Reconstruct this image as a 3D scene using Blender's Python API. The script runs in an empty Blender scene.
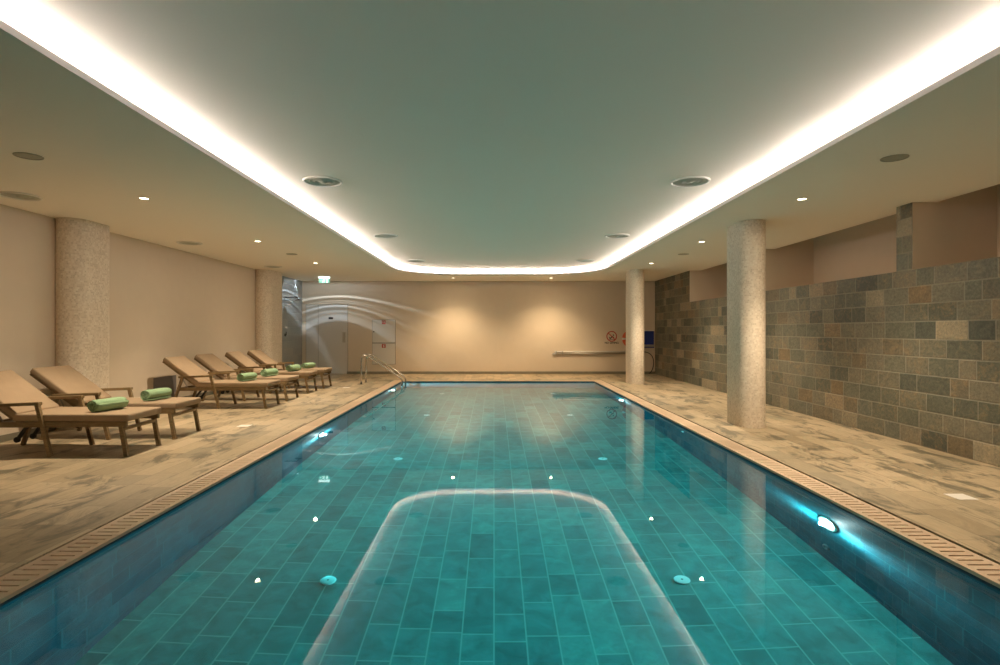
import bpy, bmesh, math, random
from mathutils import Vector, Matrix

# ------------------------------------------------------------------ scene, camera, world, exposure
random.seed(7)
PI = math.pi
S = bpy.context.scene
COL = S.collection
S.view_settings.view_transform = 'Standard'
S.view_settings.look = 'None'
S.view_settings.gamma = 1.0
S.view_settings.use_curve_mapping = False
S.view_settings.exposure = 0.0
S.cycles.use_denoising = True
S.cycles.caustics_refractive = True
S.cycles.caustics_reflective = False
S.cycles.max_bounces = 16
S.cycles.diffuse_bounces = 12
S.cycles.transmission_bounces = 8
S.cycles.blur_glossy = 0.0
S.cycles.sample_clamp_indirect = 6.0

CZ = 1.27                       # camera height above the deck
CEIL = 2.71                     # soffit height
HI = CEIL + 0.15                # raised middle ceiling
XL, XR, YB, YF = -5.62, 4.70, 16.35, -3.0
PXL, PXR, PY0, PY1 = -2.33, 2.53, 0.7, 14.12
WATER = -0.035
PD = -1.28                      # pool floor

cd = bpy.data.cameras.new('camera'); cam = bpy.data.objects.new('camera', cd); COL.objects.link(cam)
cam.location = (0, 0, CZ); cam.rotation_euler = (PI/2, 0, 0)
cd.sensor_width = 36; cd.lens = 20.16; cd.shift_x = 0.006; cd.shift_y = -0.002; cd.clip_start = 0.05
S.camera = cam

w = bpy.data.worlds.new('night'); S.world = w; w.use_nodes = True
w.node_tree.nodes['Background'].inputs[0].default_value = (0.02, 0.022, 0.025, 1)
w.node_tree.nodes['Background'].inputs[1].default_value = 1.0

WARM = (1.0, 0.80, 0.57)
COVE_STRENGTH = 70.0
DOWN_W = 320.0
WASH_W = 250.0
POOL_EMIT = 160.0
POOL_W = 1200.0

# ------------------------------------------------------------------ node helpers
class NT:
    def __init__(s, name):
        s.m = bpy.data.materials.new(name); s.m.use_nodes = True
        s.t = s.m.node_tree; s.b = s.t.nodes['Principled BSDF']; s.out = s.t.nodes['Material Output']
    def n(s, typ, **kw):
        x = s.t.nodes.new(typ)
        for k, v in kw.items(): setattr(x, k, v)
        return x
    def put(s, sock, v):
        if isinstance(v, bpy.types.NodeSocket): s.t.links.new(v, sock)
        elif v is not None: sock.default_value = v
    def ma(s, op, a, b=None, c=None):
        x = s.n('ShaderNodeMath', operation=op)
        s.put(x.inputs[0], a); s.put(x.inputs[1], b); s.put(x.inputs[2], c)
        return x.outputs[0]
    def mix(s, f, a, b, typ='MIX'):
        x = s.n('ShaderNodeMix', data_type='RGBA', blend_type=typ)
        s.put(x.inputs[0], f); s.put(x.inputs[6], a); s.put(x.inputs[7], b)
        return x.outputs[2]
    def ramp(s, f, stops, interp='LINEAR'):
        x = s.n('ShaderNodeValToRGB'); r = x.color_ramp; r.interpolation = interp
        while len(r.elements) < len(stops): r.elements.new(0.5)
        for e, (p, c) in zip(r.elements, stops):
            e.position = p; e.color = c if len(c) == 4 else (*c, 1)
        s.put(x.inputs[0], f); return x.outputs[0]
    def noise(s, vec, scale, detail=4, rough=0.55, dist=0.0):
        x = s.n('ShaderNodeTexNoise'); s.put(x.inputs['Vector'], vec)
        x.inputs['Scale'].default_value = scale; x.inputs['Detail'].default_value = detail
        x.inputs['Roughness'].default_value = rough; x.inputs['Distortion'].default_value = dist
        return x.outputs['Fac']
    def wn(s, a, b=None, c=None):
        x = s.n('ShaderNodeTexWhiteNoise', noise_dimensions='3D'); y = s.n('ShaderNodeCombineXYZ')
        s.put(y.inputs[0], a); s.put(y.inputs[1], b); s.put(y.inputs[2], c)
        s.t.links.new(y.outputs[0], x.inputs['Vector']); return x.outputs['Value']
    def uv(s): return s.n('ShaderNodeUVMap').outputs[0]
    def obj(s): return s.n('ShaderNodeTexCoord').outputs['Object']
    def scale(s, vec, sc):
        x = s.n('ShaderNodeVectorMath', operation='MULTIPLY'); s.put(x.inputs[0], vec); x.inputs[1].default_value = sc
        return x.outputs[0]
    def bump(s, h, strength, dist=0.01):
        x = s.n('ShaderNodeBump'); x.inputs['Strength'].default_value = strength; x.inputs['Distance'].default_value = dist
        s.put(x.inputs['Height'], h); s.t.links.new(x.outputs[0], s.b.inputs['Normal'])
    def col(s, c): s.put(s.b.inputs['Base Color'], c if isinstance(c, bpy.types.NodeSocket) else (*c, 1))
    def set(s, **kw):
        for k, v in kw.items(): s.put(s.b.inputs[k.replace('_', ' ')], v)
        return s
    def tiles(s, uv, L, W, grout, seed, jit=0.55, swap=False):
        """courses of width W along u with stones of uneven length about L: random value per stone, second one, grout mask"""
        sp = s.n('ShaderNodeSeparateXYZ'); s.put(sp.inputs[0], uv)
        u, v = (sp.outputs[1], sp.outputs[0]) if swap else (sp.outputs[0], sp.outputs[1])
        vv = s.ma('DIVIDE', v, W); row = s.ma('FLOOR', vv); fv = s.ma('SUBTRACT', vv, row)
        up = s.ma('ADD', s.ma('DIVIDE', u, L), s.ma('MULTIPLY', s.wn(row, seed + .5, .5), 7.3))
        i = s.ma('FLOOR', up); t = s.ma('SUBTRACT', up, i)
        j = lambda k: s.ma('MULTIPLY', s.wn(s.ma('ADD', i, k + .25), s.ma('ADD', row, .25), seed + .25), jit)
        a = j(0); b = s.ma('ADD', j(1), 1.0); p = s.ma('SUBTRACT', j(-1), 1.0)
        less = s.ma('LESS_THAN', t, a)
        idn = s.ma('SUBTRACT', i, less)
        lo = s.ma('ADD', s.ma('MULTIPLY', less, p), s.ma('MULTIPLY', s.ma('SUBTRACT', 1.0, less), a))
        hi = s.ma('ADD', s.ma('MULTIPLY', less, a), s.ma('MULTIPLY', s.ma('SUBTRACT', 1.0, less), b))
        du = s.ma('MULTIPLY', s.ma('MINIMUM', s.ma('SUBTRACT', t, lo), s.ma('SUBTRACT', hi, t)), L)
        dv = s.ma('MULTIPLY', s.ma('MINIMUM', fv, s.ma('SUBTRACT', 1.0, fv)), W)
        d = s.ma('MINIMUM', du, dv)
        mr = s.n('ShaderNodeMapRange'); s.put(mr.inputs[0], d)
        mr.inputs[1].default_value = grout*.4; mr.inputs[2].default_value = grout
        mr.inputs[3].default_value = 1; mr.inputs[4].default_value = 0
        r1 = s.wn(s.ma('ADD', idn, .5), s.ma('ADD', row, .5), seed + 3.5)
        r2 = s.wn(s.ma('ADD', idn, .5), s.ma('ADD', row, .5), seed + 9.5)
        return r1, r2, mr.outputs[0]

def plain(name, c, rough=0.5, metal=0.0, bump=0.0, bscale=60.0, var=0.0):
    m = NT(name); o = m.obj()
    if var: m.col(m.mix(m.noise(o, bscale*.2, 3), (*[x*(1-var) for x in c], 1), (*[min(1, x*(1+var)) for x in c], 1)))
    else: m.col(c)
    m.set(Roughness=rough, Metallic=metal)
    if bump: m.bump(m.noise(o, bscale, 3), bump, .004)
    return m.m

def emitter(name, c, strength):
    m = NT(name); m.col((.8, .8, .8)); m.put(m.b.inputs['Emission Color'], (*c, 1)); m.put(m.b.inputs['Emission Strength'], strength)
    return m.m

# ------------------------------------------------------------------ materials
M = {}
M['plaster'] = plain('plaster', (.66, .56, .44), .75, var=.03, bump=.05, bscale=30)
M['ceiling_paint'] = plain('ceiling_paint', (.96, .89, .77), .8, var=.015, bscale=4)
M['cove_paint'] = plain('cove_paint', (.80, .76, .75), .8)
M['door_paint'] = plain('door_paint', (.64, .62, .58), .45)
M['joint'] = plain('dark_joint', (.05, .045, .04), .8)

def stone_wall(name='slate_wall_stone', grey=0.0):
    m = NT(name); uv = m.uv()
    r1, r2, g = m.tiles(uv, .34, .196, .010, 2.0, .62)
    n = m.noise(uv, 9, 6, .68, 1.2); f = m.noise(uv, 34, 5, .75)
    base = m.ramp(r1, [(0, (.060, .070, .060)), (.2, (.10, .108, .086)), (.42, (.14, .138, .108)), (.6, (.17, .155, .12)),
                       (.75, (.11, .122, .105)), (.88, (.17, .125, .075)), (.95, (.30, .26, .195)), (1, (.22, .20, .15))])
    rust = m.mix(m.ma('MULTIPLY', m.ramp(n, [(.48, (0, 0, 0)), (.68, (1, 1, 1))]), m.ma('MULTIPLY', r2, .7)), base, (.21, .135, .07, 1))
    c = m.mix(.75, rust, m.mix(m.ramp(f, [(.3, (0, 0, 0)), (.7, (1, 1, 1))]), (.22, .22, .20, 1), (.74, .72, .66, 1)), 'OVERLAY')
    c = m.mix(.5, c, m.mix(m.ramp(n, [(.35, (0, 0, 0)), (.65, (1, 1, 1))]), (.3, .3, .28, 1), (.68, .68, .64, 1)), 'OVERLAY')
    c = m.mix(m.ma('MULTIPLY', g, .55), c, (.27, .245, .19, 1))
    if grey: c = m.mix(grey, c, (.40, .44, .46, 1))
    m.col(c); m.set(Roughness=.55)
    m.bump(m.ma('SUBTRACT', m.ma('ADD', m.ma('MULTIPLY', n, .6), m.ma('MULTIPLY', f, .3)), m.ma('MULTIPLY', g, .8)), .55, .012)
    return m.m
M['stone_wall'] = stone_wall()
M['grey_slate'] = stone_wall('grey_shower_slate', .66)

def deck_stone():
    m = NT('slate_deck_stone'); uv = m.uv()
    r1, r2, g = m.tiles(uv, .50, .20, .006, 11.0, .5, swap=True)
    st = m.scale(uv, (1.0, .42, 1))
    n = m.noise(st, 4.2, 8, .68, 1.1); f = m.noise(m.scale(uv, (1, .25, 1)), 34, 5, .7); big = m.noise(uv, .8, 3)
    base = m.ramp(r1, [(0, (.31, .245, .155)), (.3, (.42, .335, .215)), (.6, (.49, .39, .26)), (.85, (.39, .31, .20)), (1, (.31, .26, .175))])
    dark = m.ramp(m.ma('ADD', n, m.ma('MULTIPLY', m.ma('SUBTRACT', r2, .5), .16)), [(.36, (1, 1, 1)), (.47, (0, 0, 0))])
    c = m.mix(m.ma('MULTIPLY', dark, .85), base, (.11, .10, .065, 1))
    rust = m.ramp(n, [(.56, (0, 0, 0)), (.72, (1, 1, 1))])
    c = m.mix(m.ma('MULTIPLY', rust, .5), c, (.56, .42, .27, 1))
    c = m.mix(.4, c, m.mix(f, (.16, .15, .13, 1), (.78, .77, .74, 1)), 'OVERLAY')
    c = m.mix(m.ma('MULTIPLY', g, .55), c, (.20, .16, .11, 1))
    m.col(c); m.set(Roughness=.5)
    m.bump(m.ma('SUBTRACT', m.ma('ADD', n, m.ma('MULTIPLY', f, .5)), m.ma('MULTIPLY', g, .5)), .35, .006)
    return m.m
M['deck'] = deck_stone()

def pool_stone(name, seed, lo, mid, hi, groutc, swap):
    m = NT(name); uv = m.uv()
    r1, r2, g = m.tiles(uv, .40, .20, .007, seed, .6, swap=swap)
    n = m.noise(uv, 7, 6, .6, .5); f = m.noise(uv, 36, 4, .7)
    base = m.ramp(r1, [(0, lo), (.3, mid), (.6, mid), (.85, hi), (1, mid)])
    c = m.mix(.6, base, m.mix(m.ramp(n, [(.3, (0, 0, 0)), (.7, (1, 1, 1))]), (.26, .26, .26, 1), (.74, .74, .74, 1)), 'OVERLAY')
    c = m.mix(.5, c, m.mix(f, (.25, .25, .25, 1), (.72, .72, .72, 1)), 'OVERLAY')
    c = m.mix(m.ma('MULTIPLY', g, .8), c, (*groutc, 1))
    m.col(c); m.set(Roughness=.7, Specular_IOR_Level=.06)
    return m.m
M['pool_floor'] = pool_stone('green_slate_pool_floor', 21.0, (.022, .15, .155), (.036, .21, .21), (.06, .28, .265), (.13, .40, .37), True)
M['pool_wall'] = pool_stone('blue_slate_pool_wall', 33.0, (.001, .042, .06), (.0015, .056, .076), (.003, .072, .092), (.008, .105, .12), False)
M['waterline'] = plain('dark_waterline_slate', (.02, .03, .045), .85, var=.2, bscale=20)

def coping():
    m = NT('sandstone_grating'); uv = m.uv()
    r1, r2, g = m.tiles(uv, .5, 5.0, .005, 41.0, .0, swap=True)
    n = m.noise(uv, 12, 5, .6, .4)
    c = m.mix(r1, (.52, .38, .26, 1), (.66, .50, .35, 1))
    c = m.mix(m.ramp(n, [(.62, (0, 0, 0)), (.75, (1, 1, 1))]), c, (.28, .19, .11, 1))
    m.col(m.mix(m.ma('MULTIPLY', g, .6), c, (.2, .15, .1, 1))); m.set(Roughness=.6)
    return m.m
M['coping'] = coping()

def mosaic():
    m = NT('beige_mosaic'); uv = m.uv()
    r1, r2, g = m.tiles(uv, .022, .022, .004, 55.0, .0)
    c = m.ramp(r1, [(0, (.56, .47, .36)), (.3, (.66, .56, .44)), (.7, (.72, .62, .50)), (1, (.78, .70, .58))])
    m.col(m.mix(m.ma('MULTIPLY', g, .6), c, (.74, .64, .52, 1))); m.set(Roughness=.65)
    return m.m
M['mosaic'] = mosaic()

def wood():
    m = NT('oiled_teak'); o = m.obj()
    n = m.noise(m.scale(o, (3, 30, 30)), 2.2, 5, .6, .6)
    m.col(m.ramp(n, [(.25, (.13, .085, .038)), (.55, (.22, .15, .07)), (.8, (.31, .22, .115))])); m.set(Roughness=.5)
    return m.m
M['wood'] = wood()

def fabric(name, c, sc):
    m = NT(name); o = m.obj()
    n = m.noise(o, sc, 4, .6)
    m.col(m.mix(n, (*[x*.86 for x in c], 1), (*[min(1, x*1.1) for x in c], 1))); m.set(Roughness=.9)
    m.bump(n, .6 if sc > 50 else .25, .006); return m.m
M['cushion'] = fabric('tan_canvas', (.34, .245, .155), 9)
M['towel'] = fabric('green_terry', (.27, .41, .235), 70)
M['steel'] = plain('polished_steel', (.55, .53, .50), .2, 1.0)
M['black'] = plain('black_rubber', (.015, .015, .015), .5)
M['grey_panel'] = plain('grey_panel', (.20, .175, .165), .6, var=.05)
M['skirting'] = plain('slate_skirting', (.20, .18, .13), .5, var=.3, bscale=25)
M['white_plastic'] = plain('white_plastic', (.78, .74, .68), .4)
M['vent_cream'] = plain('vent_cream', (.85, .82, .74), .4)
M['vent_grey'] = plain('vent_grey_green', (.52, .52, .44), .5)
M['speaker_grille'] = plain('speaker_grille', (.42, .39, .30), .6)
M['shower_metal'] = plain('dark_chrome', (.12, .12, .12), .3, .9)
M['orange'] = plain('orange_buoy', (.62, .10, .03), .45)
M['white_band'] = plain('white_band', (.7, .68, .62), .6)
M['blue'] = plain('blue_plastic', (.012, .03, .22), .4)
M['alu'] = plain('brushed_aluminium', (.50, .47, .42), .35, .7)
M['red'] = plain('sign_red', (.45, .03, .02), .5)
M['ink'] = plain('sign_black', (.02, .02, .02), .6)
M['sign_white'] = plain('sign_white', (.75, .72, .66), .5)
M['disc'] = plain('pool_inlet_plastic', (.62, .78, .78), .4)
M['inlet_dark'] = plain('dark_inlet', (.03, .05, .06), .5)
M['lamp'] = emitter('warm_lamp_lens', (1, .80, .52), 14)
M['led'] = emitter('cove_led', (1.0, .895, .87), COVE_STRENGTH)
M['pool_lamp'] = emitter('pool_lamp_lens', (.85, .97, 1.0), POOL_EMIT)
M['exit_green'] = emitter('exit_green', (.02, .55, .38), 1.1)
M['exit_white'] = emitter('exit_white', (.85, 1.0, .98), 2.2)

def water():
    m = NT('pool_water'); t = m.t; t.nodes.remove(m.b)
    g = m.n('ShaderNodeBsdfGlass'); g.inputs['IOR'].default_value = 1.333; g.inputs['Roughness'].default_value = 0.0
    g.inputs['Color'].default_value = (1, 1, 1, 1)
    t.links.new(g.outputs[0], m.out.inputs['Surface'])
    v = m.n('ShaderNodeVolumeAbsorption'); v.inputs['Color'].default_value = (.0, .90, .93, 1); v.inputs['Density'].default_value = .55
    t.links.new(v.outputs[0], m.out.inputs['Volume'])
    return m.m
M['water'] = water()

# ------------------------------------------------------------------ mesh helpers
def bx(bm, x0, x1, y0, y1, z0, z1, bev=0.0, mi=0):
    vs = [bm.verts.new((x, y, z)) for x in (x0, x1) for y in (y0, y1) for z in (z0, z1)]
    idx = [(0, 1, 3, 2), (4, 6, 7, 5), (0, 4, 5, 1), (2, 3, 7, 6), (0, 2, 6, 4), (1, 5, 7, 3)]
    fs = [bm.faces.new([vs[i] for i in f]) for f in idx]
    for f in fs: f.material_index = mi
    if bev:
        es = list({e for f in fs for e in f.edges})
        bmesh.ops.bevel(bm, geom=es, offset=bev, segments=2, profile=.7, affect='EDGES')
    return fs

def bar(bm, a, b, wy, th, bev=.004, up=Vector((0, 1, 0))):
    """straight timber from a to b, wy along the up axis, th across"""
    a = Vector(a); b = Vector(b); d = (b - a).normalized(); s = d.cross(up).normalized(); u = s.cross(d).normalized()
    ring = lambda p: [bm.verts.new(p + s*(th/2*i) + u*(wy/2*j)) for i, j in ((-1, -1), (1, -1), (1, 1), (-1, 1))]
    r0, r1 = ring(a), ring(b)
    fs = [bm.faces.new(r0), bm.faces.new(r1[::-1])]
    for k in range(4): fs.append(bm.faces.new((r0[k], r1[k], r1[(k+1) % 4], r0[(k+1) % 4])))
    if bev:
        es = list({e for f in fs for e in f.edges})
        bmesh.ops.bevel(bm, geom=es, offset=bev, segments=2, profile=.7, affect='EDGES')

def tube(bm, pts, r, n=12, cap=True):
    pts = [Vector(p) for p in pts]; rings = []; prev = None
    for i, p in enumerate(pts):
        d = ((pts[min(i+1, len(pts)-1)] - p).normalized() + (p - pts[max(i-1, 0)]).normalized()).normalized()
        if prev is None:
            s = d.cross(Vector((0, 0, 1)));
            if s.length < .1: s = d.cross(Vector((0, 1, 0)))
            s.normalize()
        else:
            s = (prev - d*prev.dot(d)).normalized()
        prev = s; u = d.cross(s)
        rings.append([bm.verts.new(p + s*(r*math.cos(2*PI*k/n)) + u*(r*math.sin(2*PI*k/n))) for k in range(n)])
    for a, b in zip(rings, rings[1:]):
        for k in range(n): bm.faces.new((a[k], a[(k+1) % n], b[(k+1) % n], b[k])).smooth = True
    if cap: bm.faces.new(rings[0][::-1]); bm.faces.new(rings[-1])

def arc(p0, c, p1, n=8):
    p0, c, p1 = Vector(p0), Vector(c), Vector(p1)
    return [p0*(1-t)**2 + c*(2*t*(1-t)) + p1*t*t for t in [i/n for i in range(n+1)]]

def lathe(bm, prof, n=40, mat=Matrix.Identity(4), close=False):
    rings = []
    for r, z in prof:
        rings.append([bm.verts.new(mat @ Vector((r*math.cos(2*PI*k/n), r*math.sin(2*PI*k/n), z))) for k in range(n)] if r > 1e-6 else [bm.verts.new(mat @ Vector((0, 0, z)))])
    pairs = list(zip(rings, rings[1:])) + ([(rings[-1], rings[0])] if close else [])
    for a, b in pairs:
        for k in range(n):
            q = (k+1) % n
            f = [a[k], a[q], b[q], b[k]] if len(a) > 1 and len(b) > 1 else ([a[0], b[q], b[k]] if len(a) == 1 else [a[k], a[q], b[0]])
            bm.faces.new(f).smooth = True

def loop(bm, pts, z): return [bm.verts.new((x, y, z)) for x, y in pts]
def skin(bm, a, b, mi=0, smooth=True):
    n = len(a)
    for k in range(n):
        f = bm.faces.new((a[k], a[(k+1) % n], b[(k+1) % n], b[k])); f.material_index = mi; f.smooth = smooth

def set_uv(me):
    uvl = me.uv_layers.new(name='UVMap')
    for p in me.polygons:
        nx, ny, nz = map(abs, p.normal)
        for li in p.loop_indices:
            c = me.vertices[me.loops[li].vertex_index].co
            uvl.data[li].uv = (c.x, c.y) if nz >= max(nx, ny) else ((c.y, c.z) if nx >= ny else (c.x, c.z))

def obj(name, bm, mats, parent=None, recalc=True, uv=True, loc=None):
    if recalc: bmesh.ops.recalc_face_normals(bm, faces=bm.faces)
    me = bpy.data.meshes.new(name); bm.to_mesh(me); bm.free()
    for m in (mats if isinstance(mats, (list, tuple)) else [mats]): me.materials.append(M[m] if isinstance(m, str) else m)
    if uv and not me.uv_layers: set_uv(me)
    o = bpy.data.objects.new(name, me); COL.objects.link(o)
    if parent: o.parent = parent
    if loc: o.location = loc
    return o

def struct(name, bm, mats, parent=None, **kw):
    o = obj(name, bm, mats, parent, **kw)
    if parent is None: o['kind'] = 'structure'
    return o

def tag(o, label, cat, group=None, kind=None):
    o['label'] = label; o['category'] = cat
    if group: o['group'] = group
    if kind: o['kind'] = kind
    return o

def thing(name, label, cat, loc=(0, 0, 0), rz=0, group=None):
    o = bpy.data.objects.new(name, None); COL.objects.link(o); o.empty_display_size = .1
    o.location = loc; o.rotation_euler = (0, 0, rz)
    return tag(o, label, cat, group)

def dup(root, loc, rz=0, label=None, group=None, keep=None):
    r = root.copy(); COL.objects.link(r); r.location = loc; r.rotation_euler = (0, 0, rz)
    if label: r['label'] = label
    if group: r['group'] = group
    for ch in list(root.children):
        c = ch.copy(); COL.objects.link(c); c.parent = r
        for g in ch.children:
            d = g.copy(); COL.objects.link(d); d.parent = c
    return r

def spot(name, parent, loc, watts, c, size, blend, radius=.04, aim=None):
    ld = bpy.data.lights.new(name, 'SPOT'); ld.energy = watts; ld.color = c; ld.spot_size = math.radians(size); ld.spot_blend = blend
    ld.shadow_soft_size = radius
    lo = bpy.data.objects.new(name, ld); COL.objects.link(lo); lo.parent = parent; lo.location = loc
    if aim: lo.rotation_euler = Vector(aim).to_track_quat('-Z', 'Y').to_euler()
    return lo

def beam_light(name, parent, loc, watts, c, radius, stops, axis_down=True):
    ld = bpy.data.lights.new(name, 'POINT'); ld.energy = watts; ld.color = c; ld.shadow_soft_size = radius; ld.use_nodes = True
    t = ld.node_tree; em = [n for n in t.nodes if n.type == 'EMISSION'][0]
    tc = t.nodes.new('ShaderNodeNewGeometry'); sp = t.nodes.new('ShaderNodeSeparateXYZ'); t.links.new(tc.outputs['Incoming'], sp.inputs[0])
    mr = t.nodes.new('ShaderNodeMapRange'); mr.inputs[1].default_value = -1; mr.inputs[2].default_value = 1
    t.links.new(sp.outputs[2], mr.inputs[0])
    r = t.nodes.new('ShaderNodeValToRGB'); cr = r.color_ramp
    while len(cr.elements) < len(stops): cr.elements.new(.5)
    for e, (p, v) in zip(cr.elements, stops): e.position = p; e.color = (v, v, v, 1)
    t.links.new(mr.outputs[0], r.inputs[0]); t.links.new(r.outputs[0], em.inputs['Strength'])
    lo = bpy.data.objects.new(name, ld); COL.objects.link(lo); lo.parent = parent; lo.location = loc
    return lo

# ------------------------------------------------------------------ the setting
# deck with the pool opening cut out of it (grating gutter runs round the pool)
CW = 0.21
ox0, ox1, oy0, oy1 = PXL-CW-.018, PXR+CW+.03, PY0-CW-.018, PY1+CW+.03
bm = bmesh.new()
for (a, b, c, d) in ((XL-.1, ox0, YF, YB+.1), (ox1, 5.8, YF, YB+.1), (ox0, ox1, YF, oy0), (ox0, ox1, oy1, YB+.1)):
    bx(bm, a, b, c, d, -.14, 0)
struct('floor', bm, 'deck')

# pool basin: floor slab and four walls, dark waterline course on top
bm = bmesh.new()
T = .12
bx(bm, PXL-T, PXR+T, PY0-T, PY1+T, PD-T, PD, mi=0)
WL = -.13
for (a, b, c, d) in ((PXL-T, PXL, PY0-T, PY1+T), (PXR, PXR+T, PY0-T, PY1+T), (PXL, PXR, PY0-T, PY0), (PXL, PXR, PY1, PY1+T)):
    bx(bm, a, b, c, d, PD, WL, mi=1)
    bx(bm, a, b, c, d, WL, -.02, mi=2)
# gutter bottom below the grating
for (a, b, c, d) in ((ox0, PXL-T, oy0, oy1), (PXR+T, ox1, oy0, oy1), (PXL-T, PXR+T, oy0, PY0-T), (PXL-T, PXR+T, PY1+T, oy1)):
    bx(bm, a, b, c, d, -.14, -.13, mi=2)
basin = struct('pool_basin', bm, ['pool_floor', 'pool_wall', 'waterline'])

# grating: cross bars between two rails
def grating(name, along_y, p0, p1, inner, outer):
    bm = bmesh.new()
    lo, hi = min(inner, outer), max(inner, outer)
    def b_(u0, u1, v0, v1, z0, z1):
        if along_y: bx(bm, v0, v1, u0, u1, z0, z1)
        else: bx(bm, u0, u1, v0, v1, z0, z1)
    b_(p0, p1, lo, lo+.035, -.02, 0); b_(p0, p1, hi-.035, hi, -.02, 0)
    b_(p0, p1, lo+.035, hi-.035, -.021, -.012)
    n = int((p1-p0)/.062)
    for k in range(n):
        u = p0 + (k+.5)*(p1-p0)/n
        b_(u-.023, u+.023, lo+.035, hi-.035, -.012, 0)
    return struct(name, bm, 'coping')
grating('trim_1', True, PY0-CW, PY1+CW, PXL, PXL-CW)
grating('trim_2', True, PY0-CW, PY1+CW, PXR, PXR+CW)
grating('trim_3', False, PXL, PXR, PY1, PY1+CW)
grating('trim_4', False, PXL, PXR, PY0, PY0-CW)

# the water: closed body, its sides tucked into the basin
bm = bmesh.new()
bx(bm, PXL-.02, PXR+.02, PY0-.02, PY1+.02, PD-.02, WATER)
wat = obj('pool_water', bm, 'water')
tag(wat, 'clear still turquoise water filling the swimming pool', 'water', kind='stuff')

# walls
def poly_prism(bm, pts, z0, z1, mi=0):
    lo = [bm.verts.new((x, y, z0)) for x, y in pts]; hi = [bm.verts.new((x, y, z1)) for x, y in pts]
    bm.faces.new(lo); bm.faces.new(hi[::-1])
    for k in range(len(pts)):
        q = (k+1) % len(pts); f = bm.faces.new((lo[k], lo[q], hi[q], hi[k])); f.material_index = mi

bm = bmesh.new(); bx(bm, XL-.2, XL, YF, 14.05, 0, HI+.1, mi=0); bx(bm, XL-.2, XL+.02, 14.05, YB, 0, HI+.1, mi=1)
struct('wall_left', bm, ['plaster', 'grey_slate'])
bm = bmesh.new(); bx(bm, XL-.2, 5.8, YB, YB+.2, 0, HI+.5)
struct('wall_back', bm, 'plaster')
bm = bmesh.new(); bx(bm, XL-.2, 5.8, YF-.2, YF, 0, HI+.5)
struct('wall_front', bm, 'plaster')
# right wall: slate breast wall, slate-faced piers, plastered recesses above
TOP = 1.955; XB = 5.65
bm = bmesh.new()
bx(bm, XR, XB+.2, YF, 13.45, 0, TOP)
bx(bm, XR, XB+.2, 13.45, YB, 0, CEIL+.4)
for y0 in (2.68, 6.29, 9.90):
    bx(bm, XR, XB, y0, y0+.25, TOP, CEIL+.4)
bx(bm, XB, XB+.2, YF, 13.45, TOP, CEIL+.4)
bm.normal_update()
bmesh.ops.recalc_face_normals(bm, faces=bm.faces)
for f in bm.faces:
    c = f.calc_center_median()
    f.material_index = 1 if abs(c.x-XR) < .01 else 0
struct('wall_right', bm, ['plaster', 'stone_wall'])

# ceiling: soffit with a rounded opening, cove ledge, raised middle field
CX0, CX1, CY0, CY1, CR = -2.35, 2.63, 0.5, 14.45, 1.5
def rr(off, n=14):
    x0, x1, y0, y1, r = CX0-off, CX1+off, CY0-off, CY1+off, CR+off
    pts = []
    for cx, cy, a0 in ((x1-r, y0+r, -PI/2), (x1-r, y1-r, 0), (x0+r, y1-r, PI/2), (x0+r, y0+r, PI)):
        for k in range(n+1): a = a0 + PI/2*k/n; pts.append((cx+r*math.cos(a), cy+r*math.sin(a)))
    return pts
bm = bmesh.new()
XC = 4.97
o_ = [bm.verts.new(p) for p in ((XL-.1, YF-.05, CEIL), (XC, YF-.05, CEIL), (XC, YB+.05, CEIL), (XL-.1, YB+.05, CEIL))]
i_ = loop(bm, rr(0), CEIL)
es = [bm.edges.new((o_[k], o_[(k+1) % 4])) for k in range(4)] + [bm.edges.new((i_[k], i_[(k+1) % len(i_)])) for k in range(len(i_))]
bmesh.ops.triangle_fill(bm, use_beauty=True, edges=es)
l1 = loop(bm, rr(0), CEIL+.04); l2 = loop(bm, rr(.012), CEIL+.04); l3 = loop(bm, rr(.012), CEIL+.015); l4 = loop(bm, rr(.22), CEIL+.015); l5 = loop(bm, rr(.22), HI)
ib = loop(bm, rr(0), CEIL)
for a, b in ((ib, l1), (l1, l2), (l2, l3), (l3, l4), (l4, l5)): skin(bm, a, b, 1, False)
top = bm.faces.new(l5); top.material_index = 0
# fascia over the recess and the recess ceiling
f = bm.faces.new([bm.verts.new(p) for p in ((XC, YF, CEIL), (XC, YB, CEIL), (XC, YB, CEIL+.4), (XC, YF, CEIL+.4))])
f = bm.faces.new([bm.verts.new(p) for p in ((XC, YF, CEIL+.4), (XC, YB, CEIL+.4), (XB+.2, YB, CEIL+.4), (XB+.2, YF, CEIL+.4))])
struct('ceiling', bm, ['ceiling_paint', 'cove_paint'], recalc=False)
bm = bmesh.new(); bx(bm, XL-.2, XB+.2, YF-.2, YB+.2, HI+.22, HI+.3)
struct('ceiling_slab', bm, 'ceiling_paint')

# LED strip lying on the cove ledge
bm = bmesh.new()
lr = .009; lw = [loop(bm, rr(.058+lr*math.cos(2*PI*k/8)), CEIL+.046+lr*math.sin(2*PI*k/8)) for k in range(8)]
for k in range(8): skin(bm, lw[k], lw[(k+1) % 8], 1)
sa = [loop(bm, rr(o), CEIL+z) for o, z in ((.050, .016), (.066, .016), (.062, .0375), (.054, .0375))]
for k in range(4): skin(bm, sa[k], sa[(k+1) % 4], 0, False)
led = obj('cove_light_strip', bm, ['white_plastic', 'led'])
tag(led, 'white glowing light strip running round the raised ceiling field', 'light strip')

# skirtings
bm = bmesh.new(); bx(bm, -4.29, XR, YB-.015, YB, 0, .075, .003)
struct('baseboard_back', bm, 'skirting')
bm = bmesh.new(); bx(bm, XL, XL+.015, YF, 14.05, 0, .075, .003)
struct('baseboard_left', bm, 'skirting')

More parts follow.
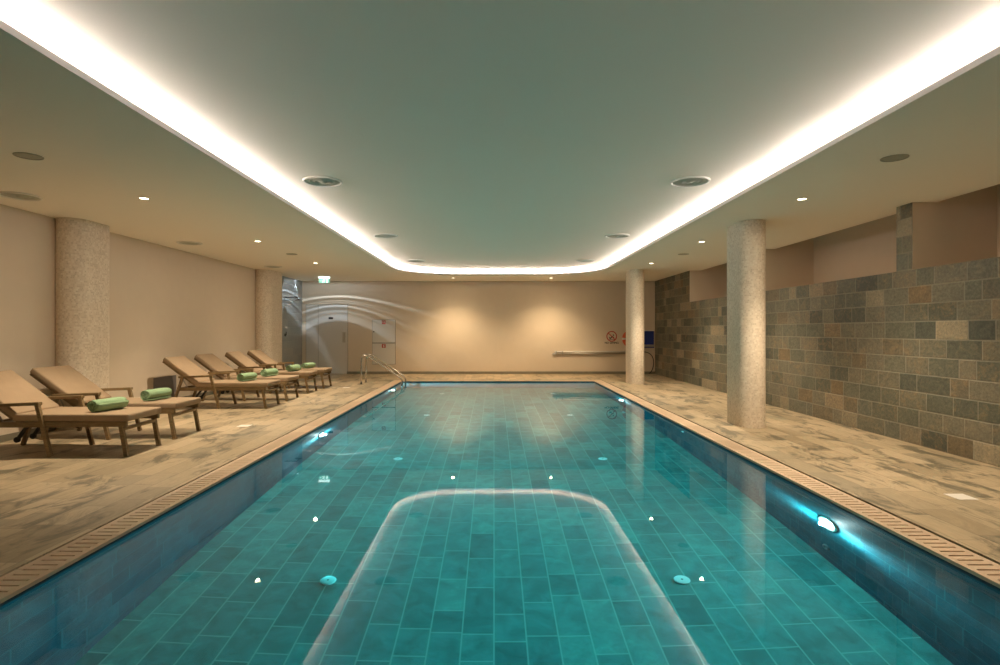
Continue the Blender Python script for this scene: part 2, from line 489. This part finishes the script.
# ------------------------------------------------------------------ columns
def column(x0, x1, y0, y1, label):
    r = (x1-x0)/2; cx = (x0+x1)/2
    pts = [(cx+r*math.cos(a), y0+r+r*math.sin(a)) for a in [PI + PI*k/24 for k in range(25)]]
    pts += [(cx+r*math.cos(a), y1-r+r*math.sin(a)) for a in [PI*k/24 for k in range(25)]]
    bm = bmesh.new(); uvl = bm.loops.layers.uv.new('UVMap')
    lo = loop(bm, pts, 0); hi = loop(bm, pts, CEIL); s = 0; n = len(pts)
    for k in range(n):
        q = (k+1) % n; d = math.dist(pts[k], pts[q])
        f = bm.faces.new((lo[k], lo[q], hi[q], hi[k])); f.smooth = True
        for lp, c in zip(f.loops, ((s, 0), (s+d, 0), (s+d, CEIL), (s, CEIL))): lp[uvl].uv = c
        s += d
    bm.faces.new([bm.verts.new(v.co) for v in lo[::-1]]); bm.faces.new([bm.verts.new(v.co) for v in hi])
    o = obj('mosaic_column', bm, 'mosaic')
    return tag(o, label, 'column')
column(3.24, 3.575, 7.24, 7.92, 'beige mosaic column on the right deck, the nearer and larger one')
column(3.23, 3.57, 13.15, 13.88, 'beige mosaic column on the right deck before the orange lifebuoy')
column(-5.68, -5.29, 7.12, 7.84, 'beige mosaic column against the left wall behind the two nearest loungers')
column(-5.71, -5.29, 13.15, 14.15, 'beige mosaic column at the far end of the left wall beside the shower')

# ------------------------------------------------------------------ back wall: door, cabinet, signs, rescue gear
door = bpy.data.objects.new('door_1', None); COL.objects.link(door); door.location = (-5.5, YB, 0); door['kind'] = 'structure'
YD = -.006
def local(bm): return bm
bm = bmesh.new(); bx(bm, .02, .365, YD-.006, 0, .01, 2.02, .003); obj('door_leaf', bm, 'door_paint', door)
bm = bmesh.new(); bx(bm, .375, 1.225, YD-.006, 0, .01, 2.02, .003); leaf = obj('door_leaf', bm, 'door_paint', door)
bm = bmesh.new()
for a, b, c, d in ((.008, .014, 0, 2.036), (.367, .373, 0, 2.036), (1.229, 1.236, 0, 2.036), (.008, 1.236, 2.026, 2.032)): bx(bm, a, b, -.002, 0, c, d)
obj('door_gap', bm, 'joint', door)
bm = bmesh.new(); bx(bm, 1.08, 1.165, YD-.016, YD-.006, .92, 1.22, .003); bx(bm, 1.105, 1.14, YD-.03, YD-.016, .96, 1.18, .006)
hd = obj('door_handle', bm, 'alu', leaf); hd['label'] = 'grey metal pull plate'
bm = bmesh.new(); bx(bm, .675, .805, YD-.010, YD-.006, 1.60, 1.66, .002)
pl = obj('door_plate', bm, 'ink', leaf); pl['label'] = 'small black plate'

cab = thing('fire_cabinet', 'flush white wall cabinet with two doors and small red fire pictograms', 'cabinet', (-3.555, YB, 0))
bm = bmesh.new(); bx(bm, 0, .68, -.006, 0, .28, 1.585); obj('frame', bm, 'joint', cab)
bm = bmesh.new(); bx(bm, .008, .672, -.018, -.006, .915, 1.577, .003); ud = obj('door', bm, 'door_paint', cab)
bm = bmesh.new(); bx(bm, .008, .672, -.018, -.006, .288, .895, .003); ld_ = obj('door', bm, 'door_paint', cab)
for dd, zz in ((ud, 1.235), (ld_, .52)):
    bm = bmesh.new(); lathe(bm, [(0, .012), (.018, .012), (.02, 0)], 16, Matrix.Translation((.05, -.018, zz)) @ Matrix.Rotation(PI/2, 4, 'X')); k = obj('lock', bm, 'black', dd); k['label'] = 'small black lock'
# pictograms: hose reel above, extinguisher below
bm = bmesh.new(); bx(bm, .285, .395, -.021, -.018, 1.455, 1.565, .002); p = obj('fire_sign', bm, 'red', ud); p['label'] = 'red hose reel pictogram'
bm = bmesh.new()
lathe(bm, [(.022, 0), (.034, 0), (.034, .002), (.022, .002)], 20, Matrix.Translation((.335, -.021, 1.518)) @ Matrix.Rotation(PI/2, 4, 'X'), close=True)
bx(bm, .358, .384, -.023, -.021, 1.528, 1.536); bx(bm, .376, .384, -.023, -.021, 1.47, 1.53)
sg = obj('pictogram', bm, 'sign_white', ud)
bm = bmesh.new(); bx(bm, .285, .395, -.021, -.018, .765, .875, .002); p = obj('fire_sign', bm, 'red', ld_); p['label'] = 'red extinguisher pictogram'
bm = bmesh.new(); poly = [(.325, .78), (.355, .78), (.355, .84), (.347, .845), (.347, .850), (.366, .850), (.366, .858), (.333, .858), (.333, .845), (.325, .84)]
fa = [bm.verts.new((x, -.023, z)) for x, z in poly]; fb = [bm.verts.new((x, -.021, z)) for x, z in poly]; bm.faces.new(fa); bm.faces.new(fb[::-1]); skin(bm, fa, fb, 0, False)
sg = obj('pictogram', bm, 'sign_white', ld_)

def text_bm(s, size, mat):
    cu = bpy.data.curves.new('lettering', 'FONT'); cu.body = s; cu.size = size; cu.align_x = 'CENTER'; cu.extrude = .001; cu.offset = .0025
    o = bpy.data.objects.new('lettering', cu); COL.objects.link(o)
    dg = bpy.context.evaluated_depsgraph_get(); dg.update(); me = o.evaluated_get(dg).to_mesh()
    b = bmesh.new(); b.from_mesh(me); b.transform(mat)
    o.evaluated_get(dg).to_mesh_clear(); bpy.data.objects.remove(o); bpy.data.curves.remove(cu)
    return b
RX = Matrix.Rotation(PI/2, 4, 'X')
sign = thing('no_diving_sign', 'no diving sign with red crossed ring on the back wall left of the orange lifebuoy', 'sign', (3.435, YB, 1.02))
bm = bmesh.new(); bx(bm, -.22, .22, -.006, 0, -.19, .27, .002); obj('sign_board', bm, 'plaster', sign)
bm = bmesh.new()
tr = Matrix.Translation((0, -.006, .08)) @ RX
lathe(bm, [(.128, 0), (.155, 0), (.155, .003), (.128, .003)], 40, tr, close=True)
bar(bm, (-.095, -.008, .175), (.095, -.008, -.015), .003, .024, 0)
obj('prohibition_ring', bm, 'red', sign)
bm = bmesh.new()
bar(bm, (-.05, -.0072, .01), (.02, -.0072, .08), .002, .03, 0); bar(bm, (.02, -.0072, .08), (.065, -.0072, .04), .002, .018, 0); bar(bm, (-.05, -.0072, .012), (-.07, -.0072, .06), .002, .02, 0)
lathe(bm, [(0, .002), (.02, .002), (.02, 0)], 16, Matrix.Translation((.048, -.006, .115)) @ RX)
bar(bm, (-.08, -.0072, -.01), (.08, -.0072, -.01), .002, .012, 0)
obj('diver_pictogram', bm, 'ink', sign)
obj('lettering', text_bm('NO DIVING', .078, Matrix.Translation((0, -.0065, -.135)) @ RX), 'ink', sign)

# lifebuoy
lb = thing('lifebuoy', 'orange lifebuoy with white bands hung on the back wall behind the far right column', 'lifebuoy', (3.98, YB-.06, 1.03))
bm = bmesh.new(); n1, n2 = 48, 14
def torus_part(bm, R, r, a0, a1, n, rr_=12):
    rings = []
    for i in range(n+1):
        a = a0+(a1-a0)*i/n
        rings.append([bm.verts.new(((R+r*math.cos(2*PI*k/rr_))*math.cos(a), .8*r*math.sin(2*PI*k/rr_), (R+r*math.cos(2*PI*k/rr_))*math.sin(a))) for k in range(rr_)])
    for p, q in zip(rings, rings[1:]):
        for k in range(rr_): bm.faces.new((p[k], p[(k+1) % rr_], q[(k+1) % rr_], q[k])).smooth = True
torus_part(bm, .20, .055, 0, 2*PI, 48); bmesh.ops.remove_doubles(bm, verts=bm.verts, dist=1e-5)
obj('ring', bm, 'orange', lb)
for k in range(4):
    bm = bmesh.new(); torus_part(bm, .20, .058, k*PI/2-.12, k*PI/2+.12, 6); b_ = obj('band', bm, 'white_band', lb); b_['label'] = 'white band'
bm = bmesh.new(); bx(bm, -.02, .02, .0, .06, .12, .15, .003); obj('hook', bm, 'steel', lb)

# blue notice board
bb = thing('notice_board', 'blue notice board on the back wall in the right corner', 'notice board', (4.52, YB, 0))
bm = bmesh.new(); bx(bm, -.21, .14, -.03, 0, .86, 1.255, .004); obj('board', bm, 'blue', bb)
bm = bmesh.new(); bx(bm, -.215, .145, -.034, 0, 1.255, 1.28, .003); obj('top_rail', bm, 'white_band', bb)
bm = bmesh.new(); bx(bm, -.215, .145, -.05, 0, .80, .85, .003); t_ = obj('tray', bm, 'alu', bb); t_['label'] = 'pale tray'
bm = bmesh.new(); bx(bm, -.215, .145, -.045, 0, .765, .797, .003); obj('lower_rail', bm, 'blue', bb)

# rescue pole with crook
rp = thing('rescue_pole', 'long grey rescue pole with hooped crook held level on the back wall', 'rescue pole', (1.70, YB, 0))
bm = bmesh.new(); tube(bm, [(.06, -.035, .65), (2.6, -.035, .65)], .020, 12); obj('pole', bm, 'white_band', rp)
bm = bmesh.new(); tube(bm, [(.0, -.035, .597), (2.6, -.035, .612)], .017, 12); obj('pole', bm, 'alu', rp)
for x in (.10, .28, 2.3):
    bm = bmesh.new(); bx(bm, x, x+.03, -.058, -.001, .565, .675, .004); obj('bracket', bm, 'alu', rp)
bm = bmesh.new()
cpts = arc((2.59, -.035, .65), (2.93, -.035, .66), (2.95, -.035, .36), 12) + arc((2.95, -.035, .36), (2.95, -.035, .10), (2.82, -.035, .02), 10)[1:]
tube(bm, cpts, .012, 10); h_ = obj('crook', bm, 'black', rp); h_['label'] = 'dark curved hook'

# exit sign hanging from the ceiling
ex = thing('exit_sign', 'lit green running man exit sign hanging from the ceiling above the door', 'exit sign', (-4.55, 15.0, CEIL))
bm = bmesh.new(); bx(bm, -.14, .14, -.035, .035, -.045, 0, .004); obj('housing', bm, 'exit_white', ex)
bm = bmesh.new(); bx(bm, -.14, .14, -.008, .008, -.165, -.055, .002); obj('panel', bm, 'exit_green', ex)
bm = bmesh.new()
yq = -.0095
bx(bm, .06, .10, yq, -.008, -.158, -.068); obj('door_symbol', bm, 'exit_white', ex)
bm = bmesh.new()
lathe(bm, [(0, .0015), (.012, .0015), (.012, 0)], 12, Matrix.Translation((.0, -.008, -.078)) @ RX)
bar(bm, (-.003, yq, -.082), (-.02, yq, -.122), .002, .018, 0); bar(bm, (-.02, yq, -.12), (.01, yq, -.138), .002, .011, 0); bar(bm, (.01, yq, -.138), (.012, yq, -.158), .002, .01, 0)
bar(bm, (-.02, yq, -.12), (-.035, yq, -.148), .002, .011, 0); bar(bm, (-.035, yq, -.148), (-.055, yq, -.15), .002, .01, 0); bar(bm, (-.005, yq, -.094), (.025, yq, -.11), .002, .009, 0); bar(bm, (-.008, yq, -.094), (-.04, yq, -.1), .002, .009, 0)
obj('running_man_symbol', bm, 'exit_white', ex)
bm = bmesh.new(); bx(bm, -.11, -.07, yq, -.008, -.118, -.106); obj('arrow_symbol', bm, 'exit_white', ex)
# its lamp: beam thrown down the wall, light bands shaped into its strength by angle
def cosz(dz, dh): return (-dz/math.hypot(dz, dh)+1)/2
bands = [(0, .05), (.14, .12), (.168, .25), (.178, 1.9), (.20, 1.5), (.212, .5), (.226, 1.5), (.238, .3), (.252, .3), (.262, 2.0), (.268, 2.0), (.276, .3), (.284, .3), (.291, 1.6), (.30, .3), (.309, 1.4), (.318, .3), (.335, .3), (.344, 2.6), (.353, 2.6), (.364, .4), (.42, .6), (.47, .6), (.5, .1), (.52, 0), (1, 0)]
beam_light('exit_lamp', ex, (0, .05, -.03), 36.0, (.78, .90, 1.0), .004, bands)

# ------------------------------------------------------------------ shower on the slate wall
sh = thing('rain_shower', 'dark wall shower with arm and rose on the grey slate wall', 'shower', (XL+.02, 15.0, 0))
bm = bmesh.new(); tube(bm, [(0, 0, 2.16), (.30, 0, 2.16)] + arc((.30, 0, 2.16), (.36, 0, 2.16), (.36, 0, 2.10), 5)[1:], .012); obj('arm', bm, 'shower_metal', sh)
bm = bmesh.new(); lathe(bm, [(0, .02), (.03, .02), (.10, .008), (.10, 0), (0, 0)], 28, Matrix.Translation((.36, 0, 2.08))); obj('shower_rose', bm, 'shower_metal', sh)
bm = bmesh.new(); lathe(bm, [(0, .03), (.035, .03), (.04, 0)], 20, Matrix.Translation((0, 0, 1.15)) @ Matrix.Rotation(PI/2, 4, 'Y')); bx(bm, .03, .045, -.008, .008, 1.15, 1.24, .003); obj('mixer', bm, 'shower_metal', sh)

sl = thing('shower_light', 'small cool recessed light in the ceiling close to the grey shower wall', 'downlight', (XL+.085, 15.80, CEIL))
bm = bmesh.new(); lathe(bm, [(.028, -.001), (.031, -.004), (.038, -.003), (.040, 0), (.028, 0)], 28); obj('trim_ring', bm, 'white_plastic', sl)
bm = bmesh.new(); lathe(bm, [(0, -.003), (.028, -.001), (.028, 0)], 24); obj('lens', bm, 'exit_white', sl)
beam_light('shower_beam', sl, (-.01, 0, -.012), 9.0, (.74, .88, 1.0), .004, [(0, .5), (.018, .6), (.028, 1.2), (.032, 6.0), (.040, 6.0), (.046, .5), (.06, .12), (.08, .08), (.2, .06), (.4, .04), (.5, 0), (1, 0)])

# ------------------------------------------------------------------ ceiling fittings
DECK_BEAM = [(0, 1), (.08, 1), (.13, .5), (.17, .2), (.25, .09), (.4, .04), (.49, 0), (1, 0)]
WASH_BEAM = [(0, 1), (.07, 1), (.11, .75), (.15, .45), (.20, .20), (.23, .09), (.30, .04), (.42, .02), (.49, 0), (1, 0)]
def downlight(x, y, label, watts, prof, grp, c=WARM):
    t = thing('ceiling_downlight', label, 'downlight', (x, y, CEIL), 0, grp)
    bm = bmesh.new(); lathe(bm, [(.042, -.001), (.047, -.005), (.058, -.004), (.060, 0), (.042, 0)], 32, close=False); obj('trim_ring', bm, 'white_plastic', t)
    bm = bmesh.new(); lathe(bm, [(0, -.004), (.043, -.002), (.043, 0)], 28); obj('lens', bm, 'lamp', t)
    beam_light('downlight_beam', t, (0, 0, -.03), watts, c, .018, prof)
    return t
nm = ['nearest', 'middle', 'farthest']
for k, y in enumerate((6.1, 9.03, 11.95)):
    downlight(-3.81, y, '%s lit downlight in the ceiling above the loungers' % nm[k], DOWN_W, DECK_BEAM, 'lit downlights over the left deck')
for k, y in enumerate((6.13, 9.08, 12.0)):
    downlight(3.37, y, '%s lit downlight in the ceiling above the right deck' % nm[k], DOWN_W, DECK_BEAM, 'lit downlights over the right deck')
downlight(3.37, 3.2, 'lit downlight over the near end of the right deck, close to the camera', DOWN_W*.65, DECK_BEAM, 'lit downlights over the right deck')
for x, s in ((-1.12, 'left'), (1.56, 'right')):
    downlight(x, 15.33, '%s of two lit downlights washing the back wall' % s, WASH_W, WASH_BEAM, 'downlights washing the back wall', (1.0, .73, .44))

def diffuser(x, y, z, label, grp, R=.205):
    t = thing('air_diffuser', label, 'vent', (x, y, z), 0, grp)
    bm = bmesh.new(); lathe(bm, [(R*.86, -.006), (R*.9, -.016), (R*.97, -.016), (R, -.006), (R, 0), (R*.86, 0)], 44, close=True); obj('rim', bm, 'vent_cream', t)
    bm = bmesh.new()
    lathe(bm, [(R*.87, -.004), (R*.70, .0), (R*.66, -.014), (R*.62, -.004), (R*.45, -.001), (R*.41, -.016), (R*.37, -.004), (R*.2, -.002), (R*.16, -.018), (0, -.018)], 44)
    obj('cone', bm, 'vent_grey', t)
    return t
g = 'round vents in the raised ceiling'
for x, y, t_ in ((-1.82, 5.96, 'nearest left one'), (2.085, 5.96, 'nearest right one'), (-1.81, 9.37, 'middle left one'), (2.06, 9.37, 'middle right one'),
                 (-1.765, 12.72, 'farthest left one by the rounded cove corner'), (2.07, 12.72, 'farthest right one by the rounded cove corner')):
    diffuser(x, y, HI, 'round air vent in the raised ceiling, ' + t_, g)
g = 'round vents along the left wall'
for x, y, s in ((-5.06, 5.98, 'nearest the camera'), (-5.0, 9.2, 'between the two left columns'), (-4.97, 12.6, 'before the far left column')):
    diffuser(x, y, CEIL, 'round air vent in the low ceiling along the left wall, %s' % s, g, .19)
def speaker(x, y, label):
    t = thing('ceiling_speaker', label, 'speaker', (x, y, CEIL), 0, 'dark ceiling speakers')
    bm = bmesh.new(); lathe(bm, [(.088, -.002), (.090, -.007), (.100, -.006), (.102, 0), (.088, 0)], 36, close=True); obj('rim', bm, 'speaker_grille', t)
    bm = bmesh.new(); lathe(bm, [(0, -.005), (.06, -.004), (.089, -.002), (.089, 0)], 36); obj('grille', bm, 'speaker_grille', t)
speaker(-3.84, 4.62, 'dark round ceiling speaker, near left in front of the lit downlights')
speaker(3.34, 4.67, 'dark round ceiling speaker, near right in front of the lit downlights')
speaker(-3.81, 10.55, 'dark round ceiling speaker between the left downlights')
speaker(3.57, 10.55, 'dark round ceiling speaker between the right downlights')
bm = bmesh.new(); lathe(bm, [(0, -.022), (.03, -.022), (.045, -.008), (.05, 0)], 24)
sd = obj('smoke_detector', bm, 'vent_cream', loc=(.2, 15.4, CEIL)); tag(sd, 'small smoke detector between the two back wall downlights', 'smoke detector')

# ------------------------------------------------------------------ pool fittings
POOL_BEAM = [(0, .012), (.146, .035), (.25, .09), (.329, .27), (.40, .8), (.45, 1), (.52, 1), (.58, .5), (.64, .12), (.75, .04), (1, .02)]
def pool_lamp(x, y, z, side, label):
    t = thing('pool_lamp', label, 'pool lamp', (x, y, z), 0 if side > 0 else PI, 'underwater lamps')
    # local: wall plane at x=0, the water on -x
    ry = Matrix.Rotation(-PI/2, 4, 'Y')
    bm = bmesh.new(); lathe(bm, [(.085, 0), (.09, .012), (.115, .012), (.12, 0)], 36, ry); obj('bezel', bm, 'white_plastic', t)
    bm = bmesh.new(); lathe(bm, [(0, .022), (.04, .020), (.065, .014), (.078, .005), (.078, 0)], 32, ry); obj('lens', bm, 'pool_lamp', t)
    beam_light('pool_beam', t, (-.04, 0, 0), POOL_W, (.95, .98, .96), .03, POOL_BEAM)
pool_lamp(PXR, 4.24, -.55, 1, 'bright underwater lamp in the right pool wall, the nearest one')
pool_lamp(PXR, 11.0, -.5, 1, 'bright underwater lamp in the right pool wall near its far corner')
pool_lamp(PXL, 7.55, -.55, -1, 'bright underwater lamp in the left pool wall, halfway along')
pool_lamp(PXL, 12.75, -.5, -1, 'bright underwater lamp in the left pool wall beside the handrail')

def inlet(x, y, label):
    t = thing('floor_inlet', label, 'pool inlet', (x, y, PD), 0, 'round inlets on the pool floor')
    bm = bmesh.new(); lathe(bm, [(.055, .018), (.058, .012), (.05, 0)], 32); bm2 = bmesh.new()
    lathe(bm, [(0, .021), (.045, .021), (.055, .018)], 32); obj('cap', bm, 'disc', t)
    lathe(bm2, [(0, .0225), (.008, .0225), (.009, .0205)], 12); s_ = obj('screw', bm2, 'inlet_dark', t)
rows = ['first row', 'second row', 'third row', 'fourth row']
for k, y in enumerate((4.05, 7.0, 10.0, 12.95)):
    inlet(-1.2, y, 'pale round inlet on the pool floor, left one of the %s' % rows[k])
    inlet(1.36, y, 'pale round inlet on the pool floor, right one of the %s' % rows[k])
def nozzle(x, y, z, side, mat, label):
    bm = bmesh.new(); lathe(bm, [(0, .004), (.014, .004), (.02, .014), (.038, .01), (.042, 0)], 24, Matrix.Rotation(-PI/2*side, 4, 'Y'))
    o = obj('wall_inlet', bm, mat, loc=(x, y, z)); tag(o, label, 'pool inlet')
nozzle(PXL, 7.95, -.42, -1, 'inlet_dark', 'small dark nozzle in the left pool wall by the lamp')
nozzle(PXR, 7.5, -.30, 1, 'disc', 'small pale nozzle in the right pool wall before the near column')
nozzle(PXR, 4.26, -1.05, 1, 'inlet_dark', 'small dark nozzle low in the right pool wall below the lamp')

def plate(x, y, label):
    bm = bmesh.new(); bx(bm, -.075, .075, -.075, .075, 0, .004, .0015)
    o = obj('floor_plate', bm, 'white_plastic', loc=(x, y, 0)); tag(o, label, 'cover plate', 'white square plates let into the deck')
plate(3.56, 4.27, 'white square cover plate in the right deck')
plate(-3.32, 7.45, 'white square cover plate in the left deck before the second lounger group')
plate(-3.28, 12.45, 'white square cover plate in the left deck near the handrail')

# handrail at the far left corner of the pool: two bent tubes
hr = thing('pool_handrail', 'polished steel pool handrail at the far left corner of the pool', 'handrail', (-3.13, 13.2, 0))
for dy in (0, .5):
    bm = bmesh.new()
    p = [(0, dy, 0), (0, dy, .3), (0, dy, .56)] + arc((0, dy, .56), (0, dy, .70), (.13, dy, .68), 8)[1:]
    p += arc((.16, dy, .665), (.85, dy, .20), (.90, dy, .165), 8) + arc((.90, dy, .165), (.965, dy, .12), (.965, dy, .03), 6)[1:] + [(.965, dy, -.35), (.965, dy, -.7)]
    tube(bm, p, .020, 14); rail = obj('rail', bm, 'steel', hr)
    bm = bmesh.new(); lathe(bm, [(.021, 0), (.055, 0), (.05, .008), (.022, .012)], 24, Matrix.Translation((0, dy, 0))); obj('base_flange', bm, 'steel', rail)
for z in (-.40, -.65):
    bm = bmesh.new(); bx(bm, .94, .99, .02, .48, z-.012, z+.012, .004); obj('step', bm, 'steel', hr)

# panel at the foot of the left wall
bm = bmesh.new(); bx(bm, 0, .014, -.32, .32, .08, .485, .003)
pn = obj('wall_panel', bm, 'grey_panel', loc=(XL, 9.56, 0)); tag(pn, 'grey brown panel low on the left wall between the lounger groups', 'panel')

# ------------------------------------------------------------------ sun loungers: foot towards the pool (+x), origin under the foot legs
def cushion_bm(L, W, H, bev=.022):
    bm = bmesh.new(); bx(bm, -L, 0, -W/2, W/2, 0, H)
    bmesh.ops.subdivide_edges(bm, edges=[e for e in bm.edges if abs((e.verts[0].co-e.verts[1].co).x) > .01], cuts=7, use_grid_fill=True)
    bmesh.ops.bevel(bm, geom=[e for e in bm.edges if e.calc_face_angle(0) > 1], offset=bev, segments=4, profile=.6, affect='EDGES')
    for v in bm.verts:
        v.co.z += .004*math.sin(v.co.x*9)*math.cos(v.co.y*5)
    for f in bm.faces: f.smooth = True
    return bm
WY = .27; HX, HZ, ANG = -1.15, .375, math.radians(36.5)
def make_lounger():
    t = thing('sun_lounger', '', 'sun lounger')
    for s in (-1, 1):
        bm = bmesh.new(); bar(bm, (0, s*WY, 0), (-.06, s*WY, .335), .04, .038); obj('foot_leg', bm, 'wood', t)
    for s in (-1, 1):
        bm = bmesh.new(); bar(bm, (-.75, s*(WY+.022), 0), (-.885, s*(WY+.022), .525), .036, .038); obj('arm_leg', bm, 'wood', t)
        bm = bmesh.new(); bar(bm, (-1.52, s*(WY+.022), 0), (-1.345, s*(WY+.022), .505), .036, .038); obj('rear_leg', bm, 'wood', t)
        bm = bmesh.new(); bar(bm, (-.855, s*(WY+.022), .535), (-1.40, s*(WY+.022), .515), .055, .032, .006); obj('armrest', bm, 'wood', t)
    bm = bmesh.new()
    for s in (-1, 1): bar(bm, (.0, s*(WY-.002), .328), (-1.44, s*(WY-.002), .318), .035, .055)
    bar(bm, (-.05, -WY, .275), (-.05, WY, .275), .03, .05, .004, Vector((0, 0, 1)))
    bar(bm, (-1.42, -WY, .32), (-1.42, WY, .32), .035, .045, .004, Vector((0, 0, 1)))
    for k in range(9): bar(bm, (-.10-k*.125, -WY+.015, .345), (-.10-k*.125, WY-.015, .345), .012, .07, .003, Vector((0, 0, 1)))
    obj('seat_frame', bm, 'wood', t)
    u = Vector((-math.cos(ANG), 0, math.sin(ANG)))
    bm = bmesh.new(); h = Vector((HX, 0, HZ))
    for s in (-1, 1):
        o = Vector((0, s*(WY-.02), 0)); bar(bm, h+o, h+o+u*.66, .03, .035)
    for k in range(6): p = h+u*(.06+k*.116); bar(bm, p+Vector((0, -WY+.03, 0)), p+Vector((0, WY-.03, 0)), .018, .06, .003, Vector((-u.z, 0, u.x)))
    obj('backrest', bm, 'wood', t)
    bm = bmesh.new()
    for s in (-1, 1): tube(bm, [h+Vector((0, s*(WY-.06), 0))+u*.38, Vector((-1.30, s*(WY-.06), .33))], .009, 8)
    tube(bm, [Vector((-1.30, -(WY-.06), .33)), Vector((-1.30, WY-.06, .33))], .009, 8)
    obj('back_prop', bm, 'alu', t)
    for s in (-1, 1):
        bm = bmesh.new(); bar(bm, (-1.13, s*.10, .30), (-1.24, s*.10, .145), .025, .03); st = obj('roller_strut', bm, 'black', t)
        bm = bmesh.new(); lathe(bm, [(0, -.016), (.02, -.016), (.03, -.012), (.03, .012), (.02, .016), (0, .016)], 20, Matrix.Translation((-1.25, s*.10, .135)) @ RX); obj('roller', bm, 'black', st)
    c = obj('seat_cushion', cushion_bm(1.17, .575, .075), 'cushion', t); c.location = (.025, 0, .352)
    c = obj('back_cushion', cushion_bm(.68, .575, .07), 'cushion', t)
    nrm = Vector((math.sin(ANG), 0, math.cos(ANG)))
    c.location = h + nrm*.014 - u*.01; c.rotation_euler = (0, ANG, 0)
    return t
loung = make_lounger()
spots = [(-3.705, 5.92, 0, 'wooden sun lounger with tan cushion, nearest the camera at the left edge'),
         (-3.73, 6.81, .01, 'wooden sun lounger with tan cushion, second from the camera by the big left column'),
         (-3.70, 9.36, 0, 'wooden sun lounger with tan cushion, third from the camera beside the grey wall panel'),
         (-3.72, 10.34, -.01, 'wooden sun lounger with tan cushion, fourth from the camera in the far group'),
         (-3.76, 11.60, .01, 'wooden sun lounger with tan cushion, fifth from the camera in the far group'),
         (-3.72, 12.52, 0, 'wooden sun lounger with tan cushion, farthest from the camera by the far left column')]
G = 'sun loungers in a row on the left deck'
for k, (x, y, rz, lab) in enumerate(spots):
    if k == 0: loung.location = (x, y, 0); loung.rotation_euler = (0, 0, rz); loung['label'] = lab; loung['group'] = G
    else: dup(loung, (x, y, 0), rz, lab, G)

def towel_bm(L=.34, R=.062, turns=2.6, th=.014, seed=0):
    rnd = random.Random(seed); bm = bmesh.new(); n = 72; prof = []
    for i in range(n+1):
        f = i/n; a = 2*PI*turns*f + 2.2; r = .010 + (R-.010)*f
        prof.append((a, r))
    rings = []; ny = 14
    for j in range(ny+1):
        y = -L/2 + L*j/ny; edge = 1-.10*(abs(2*j/ny-1)**6); row_o, row_i = [], []
        for a, r in prof:
            wob = 1+.02*math.sin(3*a+y*30+seed)
            for (ro, lst) in ((r*wob, row_o), (max(.002, r-th)*wob, row_i)):
                z = R*.92 + ro*math.sin(a)*.92*edge; lst.append(bm.verts.new((ro*math.cos(a)*1.06*edge, y+.004*math.sin(a*2+seed), z)))
        rings.append(row_o + row_i[::-1])
    m = len(rings[0])
    for A, B in zip(rings, rings[1:]):
        for k in range(m): bm.faces.new((A[k], A[(k+1) % m], B[(k+1) % m], B[k])).smooth = True
    for A in (rings[0], rings[-1]):
        for k in range(n): bm.faces.new((A[k], A[k+1], A[m-2-k], A[m-1-k]))
    mn = min(v.co.z for v in bm.verts)
    for v in bm.verts: v.co.z -= mn
    return bm
tw = ['nearest sun lounger', 'second sun lounger', 'third sun lounger', 'fourth sun lounger', 'fifth sun lounger', 'farthest sun lounger']
for k, (x, y, rz, lab) in enumerate(spots):
    o = obj('rolled_towel', towel_bm(.355+.015*random.random(), .082+.006*random.random(), 2.5+.3*random.random(), seed=k), 'towel', loc=(-4.08-.02*k if k < 4 else -4.15, y+.0, .427))
    o.rotation_euler = (0, 0, random.uniform(-.26, -.08))
    tag(o, 'green towel rolled up on the %s' % tw[k], 'towel', 'rolled green towels on the loungers')
